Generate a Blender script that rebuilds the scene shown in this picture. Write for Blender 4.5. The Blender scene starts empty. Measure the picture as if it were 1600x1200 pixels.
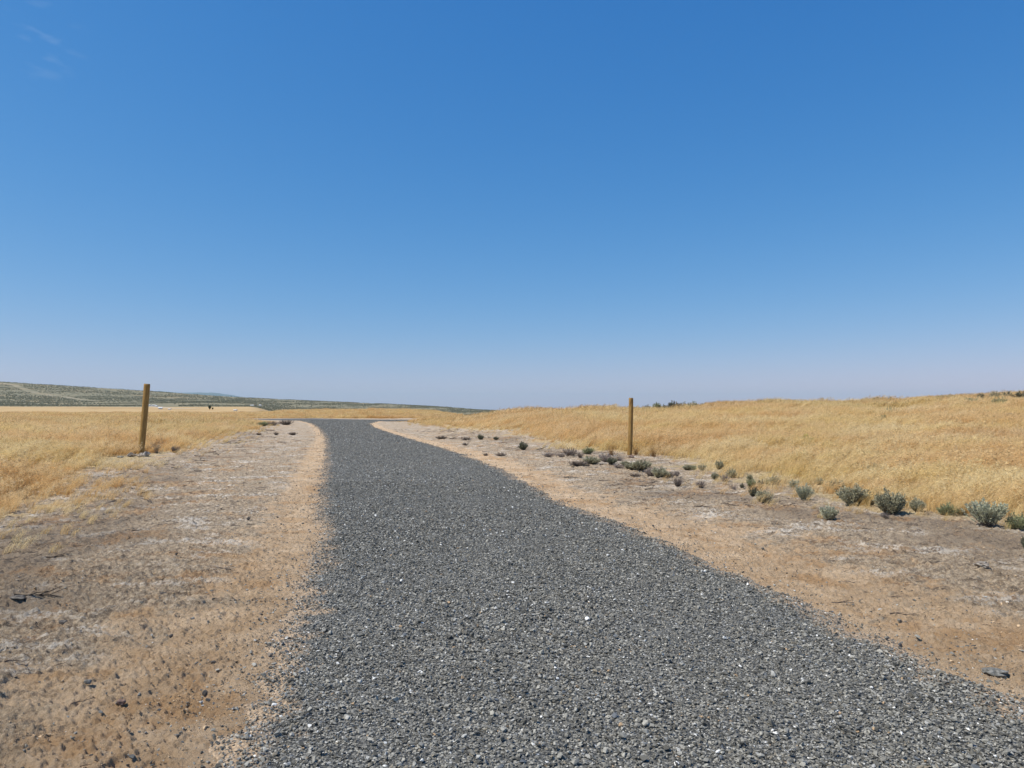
import bpy, bmesh, math, random
import numpy as np
from mathutils import Vector, Euler

S = bpy.context.scene
COL = S.collection
R = math.radians
random.seed(7); rng = np.random.default_rng(7)

# ------------------------------------------------------------------ camera
CAM_H = 1.6
F_PX, W_PX, H_PX, Y_HOR = 1143.0, 1600.0, 1200.0, 640.0
PITCH = math.atan((Y_HOR - 600.0) / F_PX)
cd = bpy.data.cameras.new('camera'); cam = bpy.data.objects.new('camera', cd); COL.objects.link(cam)
cd.sensor_width = 36.0; cd.lens = F_PX / W_PX * 36.0
cd.clip_start = 0.05; cd.clip_end = 120000.0
cam.location = (0, 0, CAM_H); cam.rotation_euler = (math.pi/2 + PITCH, 0, 0)
S.camera = cam

# ------------------------------------------------------------------ sky + sun
SUN_EL, SUN_AZ = R(56), math.atan2(-0.90, -0.26)       # high sun, left of and a little behind the viewer
w = bpy.data.worlds.new('World'); S.world = w; w.use_nodes = True
nt = w.node_tree; nt.nodes.clear()
def wn(t): return nt.nodes.new(t)
out = wn('ShaderNodeOutputWorld'); bg = wn('ShaderNodeBackground'); sky = wn('ShaderNodeTexSky')
sky.sky_type = 'NISHITA'; sky.sun_disc = False
sky.sun_elevation = SUN_EL; sky.sun_rotation = SUN_AZ
sky.air_density = 1.0; sky.dust_density = 0.35; sky.ozone_density = 1.0; sky.altitude = 300
hs = wn('ShaderNodeHueSaturation'); hs.inputs['Saturation'].default_value = 1.0
sc_ = wn('ShaderNodeSeparateColor'); cc_ = wn('ShaderNodeCombineColor'); nt.links.new(sky.outputs[0], sc_.inputs[0])
for ch, (gn, gm) in enumerate(((1.0611, 1.5598), (0.7343, 0.8174), (0.9024, 0.4945))):      # camera response per channel: a deeper blue sky
    a_ = wn('ShaderNodeMath'); a_.operation = 'MULTIPLY'; a_.inputs[1].default_value = .1; nt.links.new(sc_.outputs[ch], a_.inputs[0])
    b_ = wn('ShaderNodeMath'); b_.operation = 'POWER'; b_.inputs[1].default_value = gm; nt.links.new(a_.outputs[0], b_.inputs[0])
    d_ = wn('ShaderNodeMath'); d_.operation = 'MULTIPLY'; d_.inputs[1].default_value = gn*10; nt.links.new(b_.outputs[0], d_.inputs[0])
    nt.links.new(d_.outputs[0], cc_.inputs[ch])
nt.links.new(cc_.outputs[0], hs.inputs['Color'])
# a few faint wisps of high cloud, upper left
tc = wn('ShaderNodeTexCoord')
cdir = Vector(((45-800)/F_PX, 1.0, (Y_HOR-55)/F_PX)).normalized()
mp = wn('ShaderNodeMapping'); mp.inputs['Rotation'].default_value = (0, R(35), 0)
mp.inputs['Scale'].default_value = (10, 10, 34)
nz = wn('ShaderNodeTexNoise'); nz.inputs['Scale'].default_value = 2.6; nz.inputs['Detail'].default_value = 6
nt.links.new(tc.outputs['Generated'], mp.inputs[0]); nt.links.new(mp.outputs[0], nz.inputs['Vector'])
mr = wn('ShaderNodeMapRange'); mr.inputs[1].default_value = .56; mr.inputs[2].default_value = .80; mr.inputs[4].default_value = .30
nt.links.new(nz.outputs['Fac'], mr.inputs[0])
dt = wn('ShaderNodeVectorMath'); dt.operation = 'DISTANCE'; dt.inputs[1].default_value = cdir
nt.links.new(tc.outputs['Generated'], dt.inputs[0])
m2 = wn('ShaderNodeMapRange'); m2.inputs[1].default_value = .0; m2.inputs[2].default_value = .055; m2.inputs[3].default_value = 1; m2.inputs[4].default_value = 0
nt.links.new(dt.outputs['Value'], m2.inputs[0])
mm = wn('ShaderNodeMath'); mm.operation = 'MULTIPLY'; nt.links.new(mr.outputs[0], mm.inputs[0]); nt.links.new(m2.outputs[0], mm.inputs[1])
mx = wn('ShaderNodeMix'); mx.data_type = 'RGBA'; mx.inputs[7].default_value = (4.2, 5.6, 7.6, 1)
nt.links.new(mm.outputs[0], mx.inputs[0]); nt.links.new(hs.outputs[0], mx.inputs[6])
nt.links.new(mx.outputs[2], bg.inputs['Color']); bg.inputs['Strength'].default_value = 0.10
nt.links.new(bg.outputs[0], out.inputs[0])
sd = bpy.data.lights.new('sun', 'SUN'); sd.energy = 5.0; sd.angle = R(0.53); sd.color = (1.0, 0.95, 0.85)
so = bpy.data.objects.new('sun', sd); COL.objects.link(so)
sv = Vector((math.sin(SUN_AZ)*math.cos(SUN_EL), math.cos(SUN_AZ)*math.cos(SUN_EL), math.sin(SUN_EL)))
so.rotation_euler = sv.to_track_quat('Z', 'Y').to_euler(); so.location = sv*50 + Vector((0, 0, 5))
S.view_settings.view_transform = 'Standard'; S.view_settings.look = 'None'
S.view_settings.exposure = 0.0; S.view_settings.gamma = 1.0
S.render.engine = 'CYCLES'
S.cycles.max_bounces = 5; S.cycles.diffuse_bounces = 3; S.cycles.volume_bounces = 0

# ------------------------------------------------------------------ numpy noise
def _h(i, j, s):
    n = (i.astype(np.int64)*374761393 + j.astype(np.int64)*668265263 + s*974634777) & 0xffffffff
    n = ((n ^ (n >> 13))*1274126177) & 0xffffffff
    n = ((n ^ (n >> 16))*2246822519) & 0xffffffff
    return ((n ^ (n >> 15)) & 0xffffff)/float(0xffffff)
def vn(x, y, s=0):
    x = np.asarray(x, float); y = np.asarray(y, float)
    i = np.floor(x); j = np.floor(y); u = x-i; v = y-j
    u = u*u*u*(u*(u*6-15)+10); v = v*v*v*(v*(v*6-15)+10)
    a = _h(i, j, s); b = _h(i+1, j, s); c = _h(i, j+1, s); d = _h(i+1, j+1, s)
    return (a*(1-u)+b*u)*(1-v) + (c*(1-u)+d*u)*v
def fbm(x, y, o=4, s=0, g=.5):
    t = 0; a = 1; n = 0
    for k in range(o):
        t = t + a*vn(x*2**k + 17.3*k, y*2**k - 9.1*k, s+k); n += a; a *= g
    return t/n
def sst(a, b, x):
    t = np.clip((x-a)/(b-a), 0, 1); return t*t*(3-2*t)

# ------------------------------------------------------------------ layout of the land (metres; x right, y forward)
def gp(px, py):                      # a sight line onto flat ground
    Z = F_PX*CAM_H/(py-Y_HOR); return ((px-800)/F_PX*Z, Z)
LE = [gp(*p) for p in [(330,1200),(382,1100),(428,1020),(462,960),(487,880),(499,820),(503,780),(507,730),(510,700),(508,682),(500,670),(488,662),(468,657)]]
RE = [gp(*p) for p in [(1600,1105),(1500,1062),(1420,1022),(1340,982),(1260,945),(1160,902),(1082,867),(1015,837),(950,812),(860,777),(797,740),(725,712),(662,692),(612,677),(586,668),(578,662),(592,658)]]
def ext(P):                          # carry the edge on behind the camera
    (x0, y0), (x1, y1) = P[0], P[3]; m = (x1-x0)/(y1-y0)
    return [(x0 + m*(-30-y0), -30.0)] + P
LE, RE = ext(LE), ext(RE)
lx, ly = np.array(LE).T; rx, ry = np.array(RE).T
CROSS = np.array([gp(436,654.3), gp(462,655.0), gp(490,655.8), gp(540,656.6), gp(600,656.8), gp(640,657.2)] )
CROSS_HW = 7.0
def seg_dist(x, y, P):
    d = np.full(np.shape(x), 1e9)
    for (ax, ay), (bx, by) in zip(P[:-1], P[1:]):
        vx, vy = bx-ax, by-ay; t = np.clip(((x-ax)*vx+(y-ay)*vy)/(vx*vx+vy*vy), 0, 1)
        d = np.minimum(d, np.hypot(x-ax-t*vx, y-ay-t*vy))
    return d
def edge_noise(x, y): return (fbm(x*1.3, y*1.3, 3, 40)-.5)*.26 + (fbm(x*5, y*5, 3, 44)-.5)*.26
def road_d(x, y):                    # signed distance outside the gravel
    L = np.interp(y, ly, lx); Q = np.interp(y, ry, rx)
    d = np.maximum(L-x, x-Q)*.95
    d = np.where(y > 112, 1e3, d)
    c = seg_dist(x, y, CROSS) - CROSS_HW
    return np.minimum(d, c)
GLY = [-40,6,9.1,11.3,12.4,15.9,18.3,21.5,23.4,30.5,45.7,57,73,98,110,130,160,5e4]
GLX = [-6.0,-5.7,-5.7,-6.2,-6.6,-8.5,-9.6,-10.4,-10.6,-12.0,-16.4,-19.5,-24,-32,-45,-60,60000,60000]
GRY = [-40,3,9.4,10.6,11.1,12.2,13.5,15.9,19.2,24.4,27.7,32,40.6,52,83,96,101,5e4]
GRX = [7.0,6.5,6.2,5.8,5.2,4.6,4.0,3.5,3.8,3.0,1.2,0,-1.8,-4.6,-11.6,-15,-17,-17]
def grass_d(x, y):                   # > 0 inside the grass
    n = (fbm(x*.5, y*.5, 3, 60)-.5)*2.2
    g = np.maximum(np.interp(y, GLY, GLX)-x, x-np.interp(y, GRY, GRX))
    g = g + n
    g = np.minimum(g, np.where(y > 80, road_d(x, y)-.5, 99))
    return g
HT = [-1.2,-.05,0,.07,.114,.15,.18,.26,.35,.525,.569,.70,1.2]
HV = [.95,.95,.95,1.12,1.30,1.15,1.12,1.45,1.90,2.0,2.42,2.80,3.5]
FX = [-9000,-2600,-1750,-1312,-1094,-875,-656,-437,-219,-131,100,9000]
FV = [170,122,96,69,53,40,30,21,10,1.6,-8,-12]
def H(x, y, fine=True):
    x = np.asarray(x, float); y = np.asarray(y, float)
    t = np.clip(x/np.maximum(y, 8.), -1.2, 1.2)
    pr = np.interp(t, HT, HV)*sst(14, 74, y)
    pr = pr - (pr+4)*sst(84, 220, y)
    pm = 1.12*sst(125, 245, y) ; pm = pm - (pm+6)*sst(262, 600, y)
    pl = 4.4*sst(260, 800, y)
    wl = sst(-.30, -.36, t); wr = sst(-.13, .02, t)
    h = pm*(1-wl-wr) + pl*wl + pr*wr
    s = np.clip((y-720)/1780, 0, 1)
    far = np.interp(x, FX, FV)
    far = far - sst(2500, 6000, y)*(far+25)
    s = s*.75 + .25*s*s
    lump = (fbm(x/260, y/420, 3, 90)-.5)*9*np.clip(s*4, 0, 1)*(1-sst(1500, 2400, y))
    h = h*(1-s) + far*s + lump
    rd = road_d(x, y)
    off = sst(.2, 3.5, rd)
    h = h + off*(fbm(x/7, y/7, 3, 5)-.5)*.22*sst(2, 8, np.abs(y)+np.abs(x))
    h = h + sst(6, 30, rd)*(fbm(x/22, y/22, 3, 8)-.5)*.9*sst(30, 60, y)*(1-sst(200, 400, y))
    if fine:
        o2 = sst(-.1, .35, rd)
        r = np.hypot(x, y); nf = 1-sst(25, 60, r)
        n1 = fbm(x*3.2, y*3.2, 4, 11)-.5
        n2 = np.abs(fbm(x*9, y*9, 3, 21)-.5)
        n3 = fbm(x*26, y*26, 2, 31)-.5
        n5 = (fbm(x*46, y*46, 3, 36, .6)-.5)*(1-sst(7, 14, r)); n4 = np.maximum(fbm(x*5.5, y*5.5, 4, 35, .62)-.52, 0)
        h = h + o2*nf*(n1*.05 - n2*.05 + n3*.038 + n5*.046 + n4*.13*sst(.2, 2.2, rd))
    return h
def road_top(x, y, hh=None):
    """gravel surface height; drops below the soil outside its edge"""
    d = road_d(x, y) + edge_noise(x, y)
    base = H(x, y, False) if hh is None else hh
    prof = np.where(d < 0, .045*(1-np.exp(d/.30)), -d*.25)
    b = .018*(fbm(x*1.3, y*1.3, 3, 70)-.5)+.006*(vn(x*11, y*11, 71)-.5)
    return base + prof + b - .004
def surf(x, y): return np.maximum(H(x, y)-.07*sst(.15,-.25,road_d(x,y)+edge_noise(x,y)), road_top(x, y))
def hit(px, py):
    """where the sight line through a photo point meets the ground"""
    t = (px-800)/F_PX; e = (Y_HOR-py)/F_PX
    Y = np.concatenate([np.arange(3, 130, .05), np.geomspace(130, 6000, 4000)])
    z = CAM_H + e*Y; g = H(t*Y, Y, False)
    k = np.where(z <= g)[0]
    i = k[0] if len(k) else int(np.argmin(z-g))
    return (t*Y[i], Y[i], float(surf(np.array([t*Y[i]]), np.array([Y[i]]))[0]))

# ------------------------------------------------------------------ helpers
def tag(o, label=None, cat=None, group=None, kind=None):
    if label: o['label'] = label
    if cat: o['category'] = cat
    if group: o['group'] = group
    if kind: o['kind'] = kind
    return o
def mesh_np(name, V, Fq, mat=None, parent=None, smooth=True, link=True):
    """V (n,3), Fq (m,4) or (m,3) as numpy"""
    me = bpy.data.meshes.new(name); V = np.asarray(V, np.float32); Fq = np.asarray(Fq, np.int32)
    k = Fq.shape[1]
    me.vertices.add(len(V)); me.vertices.foreach_set('co', V.ravel())
    me.loops.add(Fq.size); me.loops.foreach_set('vertex_index', Fq.ravel())
    me.polygons.add(len(Fq)); me.polygons.foreach_set('loop_start', np.arange(0, Fq.size, k, dtype=np.int32))
    me.polygons.foreach_set('use_smooth', np.full(len(Fq), smooth))
    me.update(calc_edges=True); me.validate()
    if mat: me.materials.append(mat)
    o = bpy.data.objects.new(name, me)
    if link: COL.objects.link(o)
    if parent: o.parent = parent
    return o
def bm_obj(name, bm, mat, parent=None, smooth=False, link=True):
    me = bpy.data.meshes.new(name)
    for f in bm.faces: f.smooth = smooth
    bm.to_mesh(me); bm.free()
    for m in (mat if isinstance(mat, (list, tuple)) else [mat]): me.materials.append(m)
    o = bpy.data.objects.new(name, me)
    if link: COL.objects.link(o)
    if parent: o.parent = parent
    return o

class NT:
    def __init__(s, name):
        s.m = bpy.data.materials.new(name); s.m.use_nodes = True; s.t = s.m.node_tree; s.t.nodes.clear()
        s.out = s.n('ShaderNodeOutputMaterial')
    def n(s, t): return s.t.nodes.new(t)
    def l(s, a, b): s.t.links.new(a, b)
    def set(s, sock, v):
        if hasattr(v, 'is_output') or isinstance(v, bpy.types.NodeSocket): s.l(v, sock)
        elif isinstance(v, (tuple, list)) and len(v) == 3 and sock.type == 'RGBA': sock.default_value = (*v, 1)
        else: sock.default_value = v
    def pos(s): return s.n('ShaderNodeNewGeometry').outputs['Position']
    def obj(s): return s.n('ShaderNodeTexCoord').outputs['Object']
    def noise(s, vec, scale, detail=4, rough=.55, dist=0, stretch=None):
        if stretch:
            m = s.n('ShaderNodeMapping'); m.inputs['Scale'].default_value = stretch; s.l(vec, m.inputs[0]); vec = m.outputs[0]
        n = s.n('ShaderNodeTexNoise'); n.inputs['Scale'].default_value = scale; n.inputs['Detail'].default_value = detail
        n.inputs['Roughness'].default_value = rough; n.inputs['Distortion'].default_value = dist; s.l(vec, n.inputs['Vector'])
        return n.outputs['Fac']
    def vor(s, vec, scale, out='Distance', feat='F1'):
        n = s.n('ShaderNodeTexVoronoi'); n.feature = feat; n.inputs['Scale'].default_value = scale; s.l(vec, n.inputs['Vector'])
        return n.outputs[out]
    def mr(s, v, a, b, c=0., d=1.):
        n = s.n('ShaderNodeMapRange'); n.interpolation_type = 'SMOOTHSTEP' if c == 0. and d == 1. else 'LINEAR'
        for i, q in enumerate((v, a, b, c, d)): s.set(n.inputs[i], q)
        return n.outputs[0]
    def math(s, op, a, b=0.):
        n = s.n('ShaderNodeMath'); n.operation = op; s.set(n.inputs[0], a); s.set(n.inputs[1], b); return n.outputs[0]
    def mix(s, f, a, b, mode='MIX'):
        n = s.n('ShaderNodeMix'); n.data_type = 'RGBA'; n.blend_type = mode
        s.set(n.inputs[0], f); s.set(n.inputs[6], a); s.set(n.inputs[7], b); return n.outputs[2]
    def ramp(s, f, st, const=False):
        n = s.n('ShaderNodeValToRGB'); e = n.color_ramp.elements
        if const: n.color_ramp.interpolation = 'CONSTANT'
        while len(e) < len(st): e.new(.5)
        for q, (p, c) in zip(e, st): q.position = p; q.color = (*c, 1)
        s.l(f, n.inputs[0]); return n.outputs[0]
    def attr(s, name):
        n = s.n('ShaderNodeAttribute'); n.attribute_name = name; return n
    def sep(s, c):
        n = s.n('ShaderNodeSeparateColor'); s.l(c, n.inputs[0]); return n.outputs
    def rnd(s): return s.n('ShaderNodeObjectInfo').outputs['Random']
    def bsdf(s, col, rough=.9, spec=.2, bump=None, bstr=.5, bdist=.01, trans=0., sheen=0.):
        p = s.n('ShaderNodeBsdfPrincipled'); s.set(p.inputs['Base Color'], col); s.set(p.inputs['Roughness'], rough)
        p.inputs['Specular IOR Level'].default_value = spec
        if bump is not None:
            b = s.n('ShaderNodeBump'); b.inputs['Strength'].default_value = bstr; b.inputs['Distance'].default_value = bdist
            s.l(bump, b.inputs['Height']); s.l(b.outputs[0], p.inputs['Normal'])
        res = p.outputs[0]
        if trans:
            t = s.n('ShaderNodeBsdfTranslucent'); s.set(t.inputs[0], col)
            m = s.n('ShaderNodeMixShader'); m.inputs[0].default_value = trans
            s.l(res, m.inputs[1]); s.l(t.outputs[0], m.inputs[2]); res = m.outputs[0]
        s.l(res, s.out.inputs[0]); return s.m

# ------------------------------------------------------------------ materials
def mat_ground():
    k = NT('dry_ground'); P = k.pos()
    z1 = k.sep(k.attr('zone').outputs['Color']); z2 = k.sep(k.attr('zone2').outputs['Color'])
    sandy, grassy, sage = z1[0], z1[1], z1[2]; track, litter, tan = z2[0], z2[1], z2[2]
    nb = k.noise(P, .55, 5, .6, .3); nm = k.noise(P, 2.3, 6, .62, .5); nf = k.noise(P, 17, 10, .82); nff = k.noise(P, 60, 4, .7)
    # soil tones
    sand = k.mix(k.mr(nm, .35, .68), (.56, .385, .23), (.72, .53, .345))
    sand = k.mix(k.mr(nf, .525, .575, 0, .5), sand, (.34, .22, .12))
    grey = k.mix(k.mr(nf, .40, .60), (.27, .20, .135), (.64, .50, .345))
    c = k.mix(k.mr(k.math('ADD', sandy, k.math('MULTIPLY', k.math('SUBTRACT', k.noise(P, 1.5, 8, .72, .6), .5), 3.0)), .35, .70), grey, sand)
    rust = k.noise(P, .9, 9, .72, .2, (1, 1, 1)); 
    c = k.mix(k.math('MULTIPLY', k.mr(rust, .51, .61), .6), c, k.mix(k.mr(nf, .4, .6), (.36, .19, .08), (.60, .36, .17)))
    # alkaline white crust, streaked
    st = k.noise(P, .8, 10, .72, .2, (1.0, 1.6, 1))
    cr = k.math('MULTIPLY', k.mr(st, .52, .60), k.mr(sandy, .85, .4))
    cr = k.math('MULTIPLY', cr, k.mr(nf, .43, .54))
    c = k.mix(k.math('MULTIPLY', cr, .95), c, (.76, .67, .55))
    # dark charred litter
    lt = k.math('MULTIPLY', k.mr(k.noise(P, 2.6, 10, .82, .1, (1, 1.6, 1)), .52, .62), k.mr(sandy, .95, .5))
    c = k.mix(k.math('MULTIPLY', lt, .8), c, (.125, .095, .07))
    c = k.mix(k.math('MULTIPLY', k.math('MULTIPLY', litter, .8), k.mr(nf, .45, .56)), c, (.13, .095, .07))
    spk = k.mr(k.noise(P, 42, 6, .8), .57, .66); c = k.mix(k.math('MULTIPLY', spk, .5), c, (.15, .105, .07))
    spw = k.mr(k.noise(P, 47, 3, .6), .66, .72); c = k.mix(k.math('MULTIPLY', spw, .4), c, (.66, .58, .48))
    # straw under the grass
    gcol = k.mix(k.mr(k.noise(P, .12, 4, .6, 0, (1, 1.6, 1)), .42, .6), (.40, .29, .15), (.42, .26, .13))
    gcol = k.mix(k.mr(k.noise(P, 9, 6, .75), .42, .62), gcol, (.64, .50, .29))
    gcol = k.mix(k.mr(k.noise(P, .6, 5, .6), .55, .75, 0, .55), gcol, (.30, .19, .085))
    c = k.mix(k.mr(k.math('ADD', grassy, k.math('MULTIPLY', k.math('SUBTRACT', nf, .5), .5)), .3, .7), c, gcol)
    tcol = k.mix(k.mr(k.noise(P, .035, 6, .7, 0, (.35, 1, 1)), .42, .62), (.54, .38, .19), (.44, .28, .13))
    tcol = k.mix(k.mr(k.noise(P, .02, 6, .75, 0, (.25, 1.2, 1)), .60, .66), tcol, (.17, .14, .09))
    c = k.mix(tan, c, tcol)
    # sagebrush slopes far off
    a = k.noise(P, .055, 8, .82, 0, (1, .55, 1)); b = k.noise(P, .006, 5, .65, .5, (.6, 1.5, 1))
    v = k.vor(P, .13, 'Distance')
    sc = k.mix(k.mr(a, .40, .56), (.15, .15, .10), (.40, .31, .18))
    sc = k.mix(.4, (.17, .165, .11), sc)
    sc = k.mix(k.math('MULTIPLY', k.mr(b, .56, .66), .6), sc, (.40, .28, .15))
    sc = k.mix(k.mr(k.noise(P, .02, 5, .7, 0, (.25, 1.6, 1)), .59, .66, 0, .7), sc, (.42, .33, .20))
    c = k.mix(sage, c, sc)
    c = k.mix(track, c, (.47, .38, .27))
    nff = k.noise(P, 70, 8, .8); bh = k.math('ADD', k.math('MULTIPLY', nf, 1.0), k.math('MULTIPLY', nff, .8))
    cells = k.vor(P, 24, 'Distance')
    bh = k.math('SUBTRACT', bh, k.math('MULTIPLY', cells, .35))
    return k.bsdf(c, .95, .12, bh, 1.0, .034)
def stone_ramp(k, f):
    return k.ramp(f, [(0, (.088, .083, .070)), (.14, (.140, .133, .114)), (.34, (.200, .190, .164)), (.56, (.282, .268, .231)),
                      (.76, (.38, .36, .31)), (.885, (.235, .205, .155)), (.925, (.42, .41, .38)), (.955, (.13, .14, .15)), (.983, (.80, .78, .73)), (.995, (.42, .29, .17))], True)
def mat_road():
    k = NT('gravel_bed'); P = k.pos()
    cv = k.vor(P, 52, 'Color'); d = k.vor(P, 52, 'Distance')
    cs = k.sep(cv)
    c = stone_ramp(k, cs[0])
    c = k.mix(k.mr(d, .38, .70), c, (.03, .03, .028))  # near-black cell borders: shade of the crevices between stones, put into the colour
    c = k.mix(k.mr(k.noise(P, .5, 4, .6), .3, .7, 0, .22), c, (.30, .30, .28))
    e = k.attr('edge').outputs['Fac']
    dust = k.math('ADD', e, k.math('MULTIPLY', k.math('SUBTRACT', k.noise(P, 3.5, 6, .7), .5), 1.2))
    c = k.mix(k.mr(dust, .55, .8, 0, .8), c, k.mix(k.mr(k.noise(P, 22, 8, .8), .42, .58), (.33, .225, .135), (.56, .40, .25)))
    h = k.math('SUBTRACT', 1., d)
    return k.bsdf(c, .85, .3, k.math('ADD', h, k.math('MULTIPLY', cs[1], .6)), 1.0, .014)
def mat_stone():
    k = NT('crushed_stone'); r = k.rnd(); c = stone_ramp(k, r)
    P = k.pos(); n = k.noise(P, 120, 3, .6)
    c = k.mix(1., c, k.ramp(n, [(0.25, (.72, .72, .72)), (.75, (1.22, 1.20, 1.16))]), 'MULTIPLY')
    return k.bsdf(c, .8, .35)
def mat_clod():
    k = NT('soil_clod'); r = k.rnd()
    c = k.ramp(r, [(0, (.19, .14, .095)), (.07, (.40, .28, .17)), (.42, (.58, .42, .26)), (.72, (.48, .34, .20)), (.955, (.21, .20, .18)), (.985, (.68, .62, .53))], True)
    return k.bsdf(c, .95, .1)
def mat_twig():
    k = NT('dead_twig'); c = k.ramp(k.rnd(), [(0, (.07, .055, .045)), (.45, (.14, .11, .085)), (.75, (.30, .24, .17)), (.9, (.5, .42, .3))], True)
    return k.bsdf(c, .9, .15)
def mat_grass():
    k = NT('dry_grass'); P = k.pos(); r = k.rnd(); tt = k.attr('tip').outputs['Fac']
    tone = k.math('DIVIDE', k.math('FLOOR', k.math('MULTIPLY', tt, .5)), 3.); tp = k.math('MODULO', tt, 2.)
    a = k.noise(P, .10, 4, .6, .4, (1, 2.0, 1)); b = k.noise(P, .33, 4, .6, .3, (1, 1.8, 1)); d = k.noise(P, .055, 3, .5, 0, (1, 1, 1))
    gold = k.mix(k.mr(b, .38, .62), (.82, .645, .27), (.92, .77, .42))
    oran = k.mix(k.mr(b, .4, .6), (.76, .50, .20), (.86, .62, .30))
    c = k.mix(k.mr(a, .42, .55), gold, oran)
    c = k.mix(k.mr(d, .56, .68, 0, .6), c, (.68, .58, .22))
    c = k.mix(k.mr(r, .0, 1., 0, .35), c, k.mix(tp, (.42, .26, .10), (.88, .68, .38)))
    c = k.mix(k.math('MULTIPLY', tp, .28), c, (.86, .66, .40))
    pal = k.noise(P, .21, 5, .65, .6, (.7, 2.2, 1)); c = k.mix(k.mr(pal, .50, .64, 0, .6), c, (.90, .76, .50))
    c = k.mix(1., c, k.ramp(tone, [(0, (.50, .41, .33)), (.3, (.86, .80, .72)), (.6, (1.0, 1.0, 1.0)), (.9, (1.15, 1.15, 1.12))], True), 'MULTIPLY')
    return k.bsdf(c, .7, .3, trans=.5)
def mat_bunch(name, c0, c1):
    k = NT(name); tp = k.math('MODULO', k.attr('tip').outputs['Fac'], 2.); return k.bsdf(k.mix(tp, c0, c1), .8, .2, trans=.3)
def mat_leaf(name, c0, c1):
    k = NT(name); P = k.pos(); r = k.rnd(); n = k.noise(P, 14, 4, .7)
    c = k.mix(k.mr(n, .3, .7), c0, c1)
    c = k.mix(k.math('MULTIPLY', r, .35), c, tuple(q*1.35 for q in c1))
    return k.bsdf(c, .85, .15, trans=.18)
def mat_flat(name, col, rough=.8, var=.25, scale=8.):
    k = NT(name); n = k.noise(k.pos(), scale, 5, .65)
    c = k.mix(k.mr(n, .3, .7), tuple(q*(1-var) for q in col), tuple(min(1, q*(1+var)) for q in col))
    return k.bsdf(c, rough, .25, n, .4, .02)
def mat_wood(name, dark):
    k = NT(name); P = k.obj()
    g = k.noise(P, 9, 6, .7, .4, (5, 5, .45)); f = k.noise(P, 60, 4, .7, 0, (3, 3, .15))
    c = k.ramp(g, [(.30, (.16, .085, .022)), (.46, (.33, .19, .055)), (.60, (.43, .265, .085)), (.75, (.50, .335, .13))])
    if dark:
        st = k.noise(P, 6, 4, .6, .8, (9, 9, .28)); c = k.mix(k.mr(st, .50, .60, 0, .8), c, (.115, .06, .025))
    bl = k.noise(P, 3.2, 5, .7); c = k.mix(k.mr(bl, .55, .72, 0, .5), c, (.20, .12, .045))
    c = k.mix(k.mr(f, .58, .70, 0, .6), c, (.10, .055, .02))
    return k.bsdf(c, .75, .3, k.math('ADD', g, f), .7, .012)
def mat_endgrain():
    k = NT('end_grain'); P = k.obj(); n = k.noise(P, 22, 5, .7)
    return k.bsdf(k.ramp(n, [(.3, (.05, .035, .022)), (.7, (.17, .12, .07))]), .9, .1)
def mat_rock(name, a, b, s=9.):
    k = NT(name); P = k.obj(); n = k.noise(P, s, 7, .72, .3)
    c = k.ramp(n, [(.30, tuple(q*.45 for q in a)), (.46, a), (.62, b)])
    return k.bsdf(c, .9, .2, n, .9, .03)
M = dict(ground=mat_ground(), road=mat_road(), stone=mat_stone(), clod=mat_clod(), twig=mat_twig(), grass=mat_grass(),
    sage=mat_leaf('sage_leaf', (.26, .245, .155), (.45, .42, .28)), pale=mat_leaf('pale_sage_leaf', (.35, .355, .24), (.53, .52, .37)),
    green=mat_leaf('green_leaf', (.20, .215, .115), (.36, .37, .20)), mauve=mat_leaf('withered_leaf', (.23, .185, .16), (.40, .335, .29)),
    dark=mat_leaf('dark_leaf', (.10, .105, .065), (.20, .20, .135)), lime=mat_leaf('yellow_green_leaf', (.30, .31, .05), (.50, .48, .11)),
    char=mat_leaf('charred_brush', (.11, .085, .07), (.22, .175, .14)), stem=mat_flat('shrub_wood', (.13, .10, .08)),
    rust=mat_bunch('rust_grass', (.26, .14, .055), (.56, .37, .16)), brown=mat_bunch('brown_grass', (.28, .20, .13), (.46, .36, .24)),
    wood=mat_wood('treated_wood', False), wood2=mat_wood('streaked_wood', True), end=mat_endgrain(),
    log=mat_rock('weathered_wood', (.22, .18, .14), (.62, .55, .46), 7), rock=mat_rock('brown_rock', (.20, .13, .10), (.38, .28, .22)),
    basalt=mat_rock('basalt', (.11, .095, .08), (.26, .225, .18)), greyst=mat_rock('grey_stone', (.19, .18, .155), (.36, .34, .30), 25),
    white=mat_flat('white_siding', (.78, .77, .74)), roofw=mat_flat('pale_metal_roof', (.72, .72, .70)), darkp=mat_flat('dark_siding', (.07, .065, .06)),
    farsage=mat_leaf('far_sage_leaf', (.19, .185, .125), (.33, .31, .215)), win=mat_flat('window_glass', (.03, .035, .04), .2), tree=mat_leaf('far_tree_leaf', (.035, .05, .028), (.075, .09, .05)), mount=mat_flat('far_rock', (.14, .14, .12), .9, .2, .001))

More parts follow.
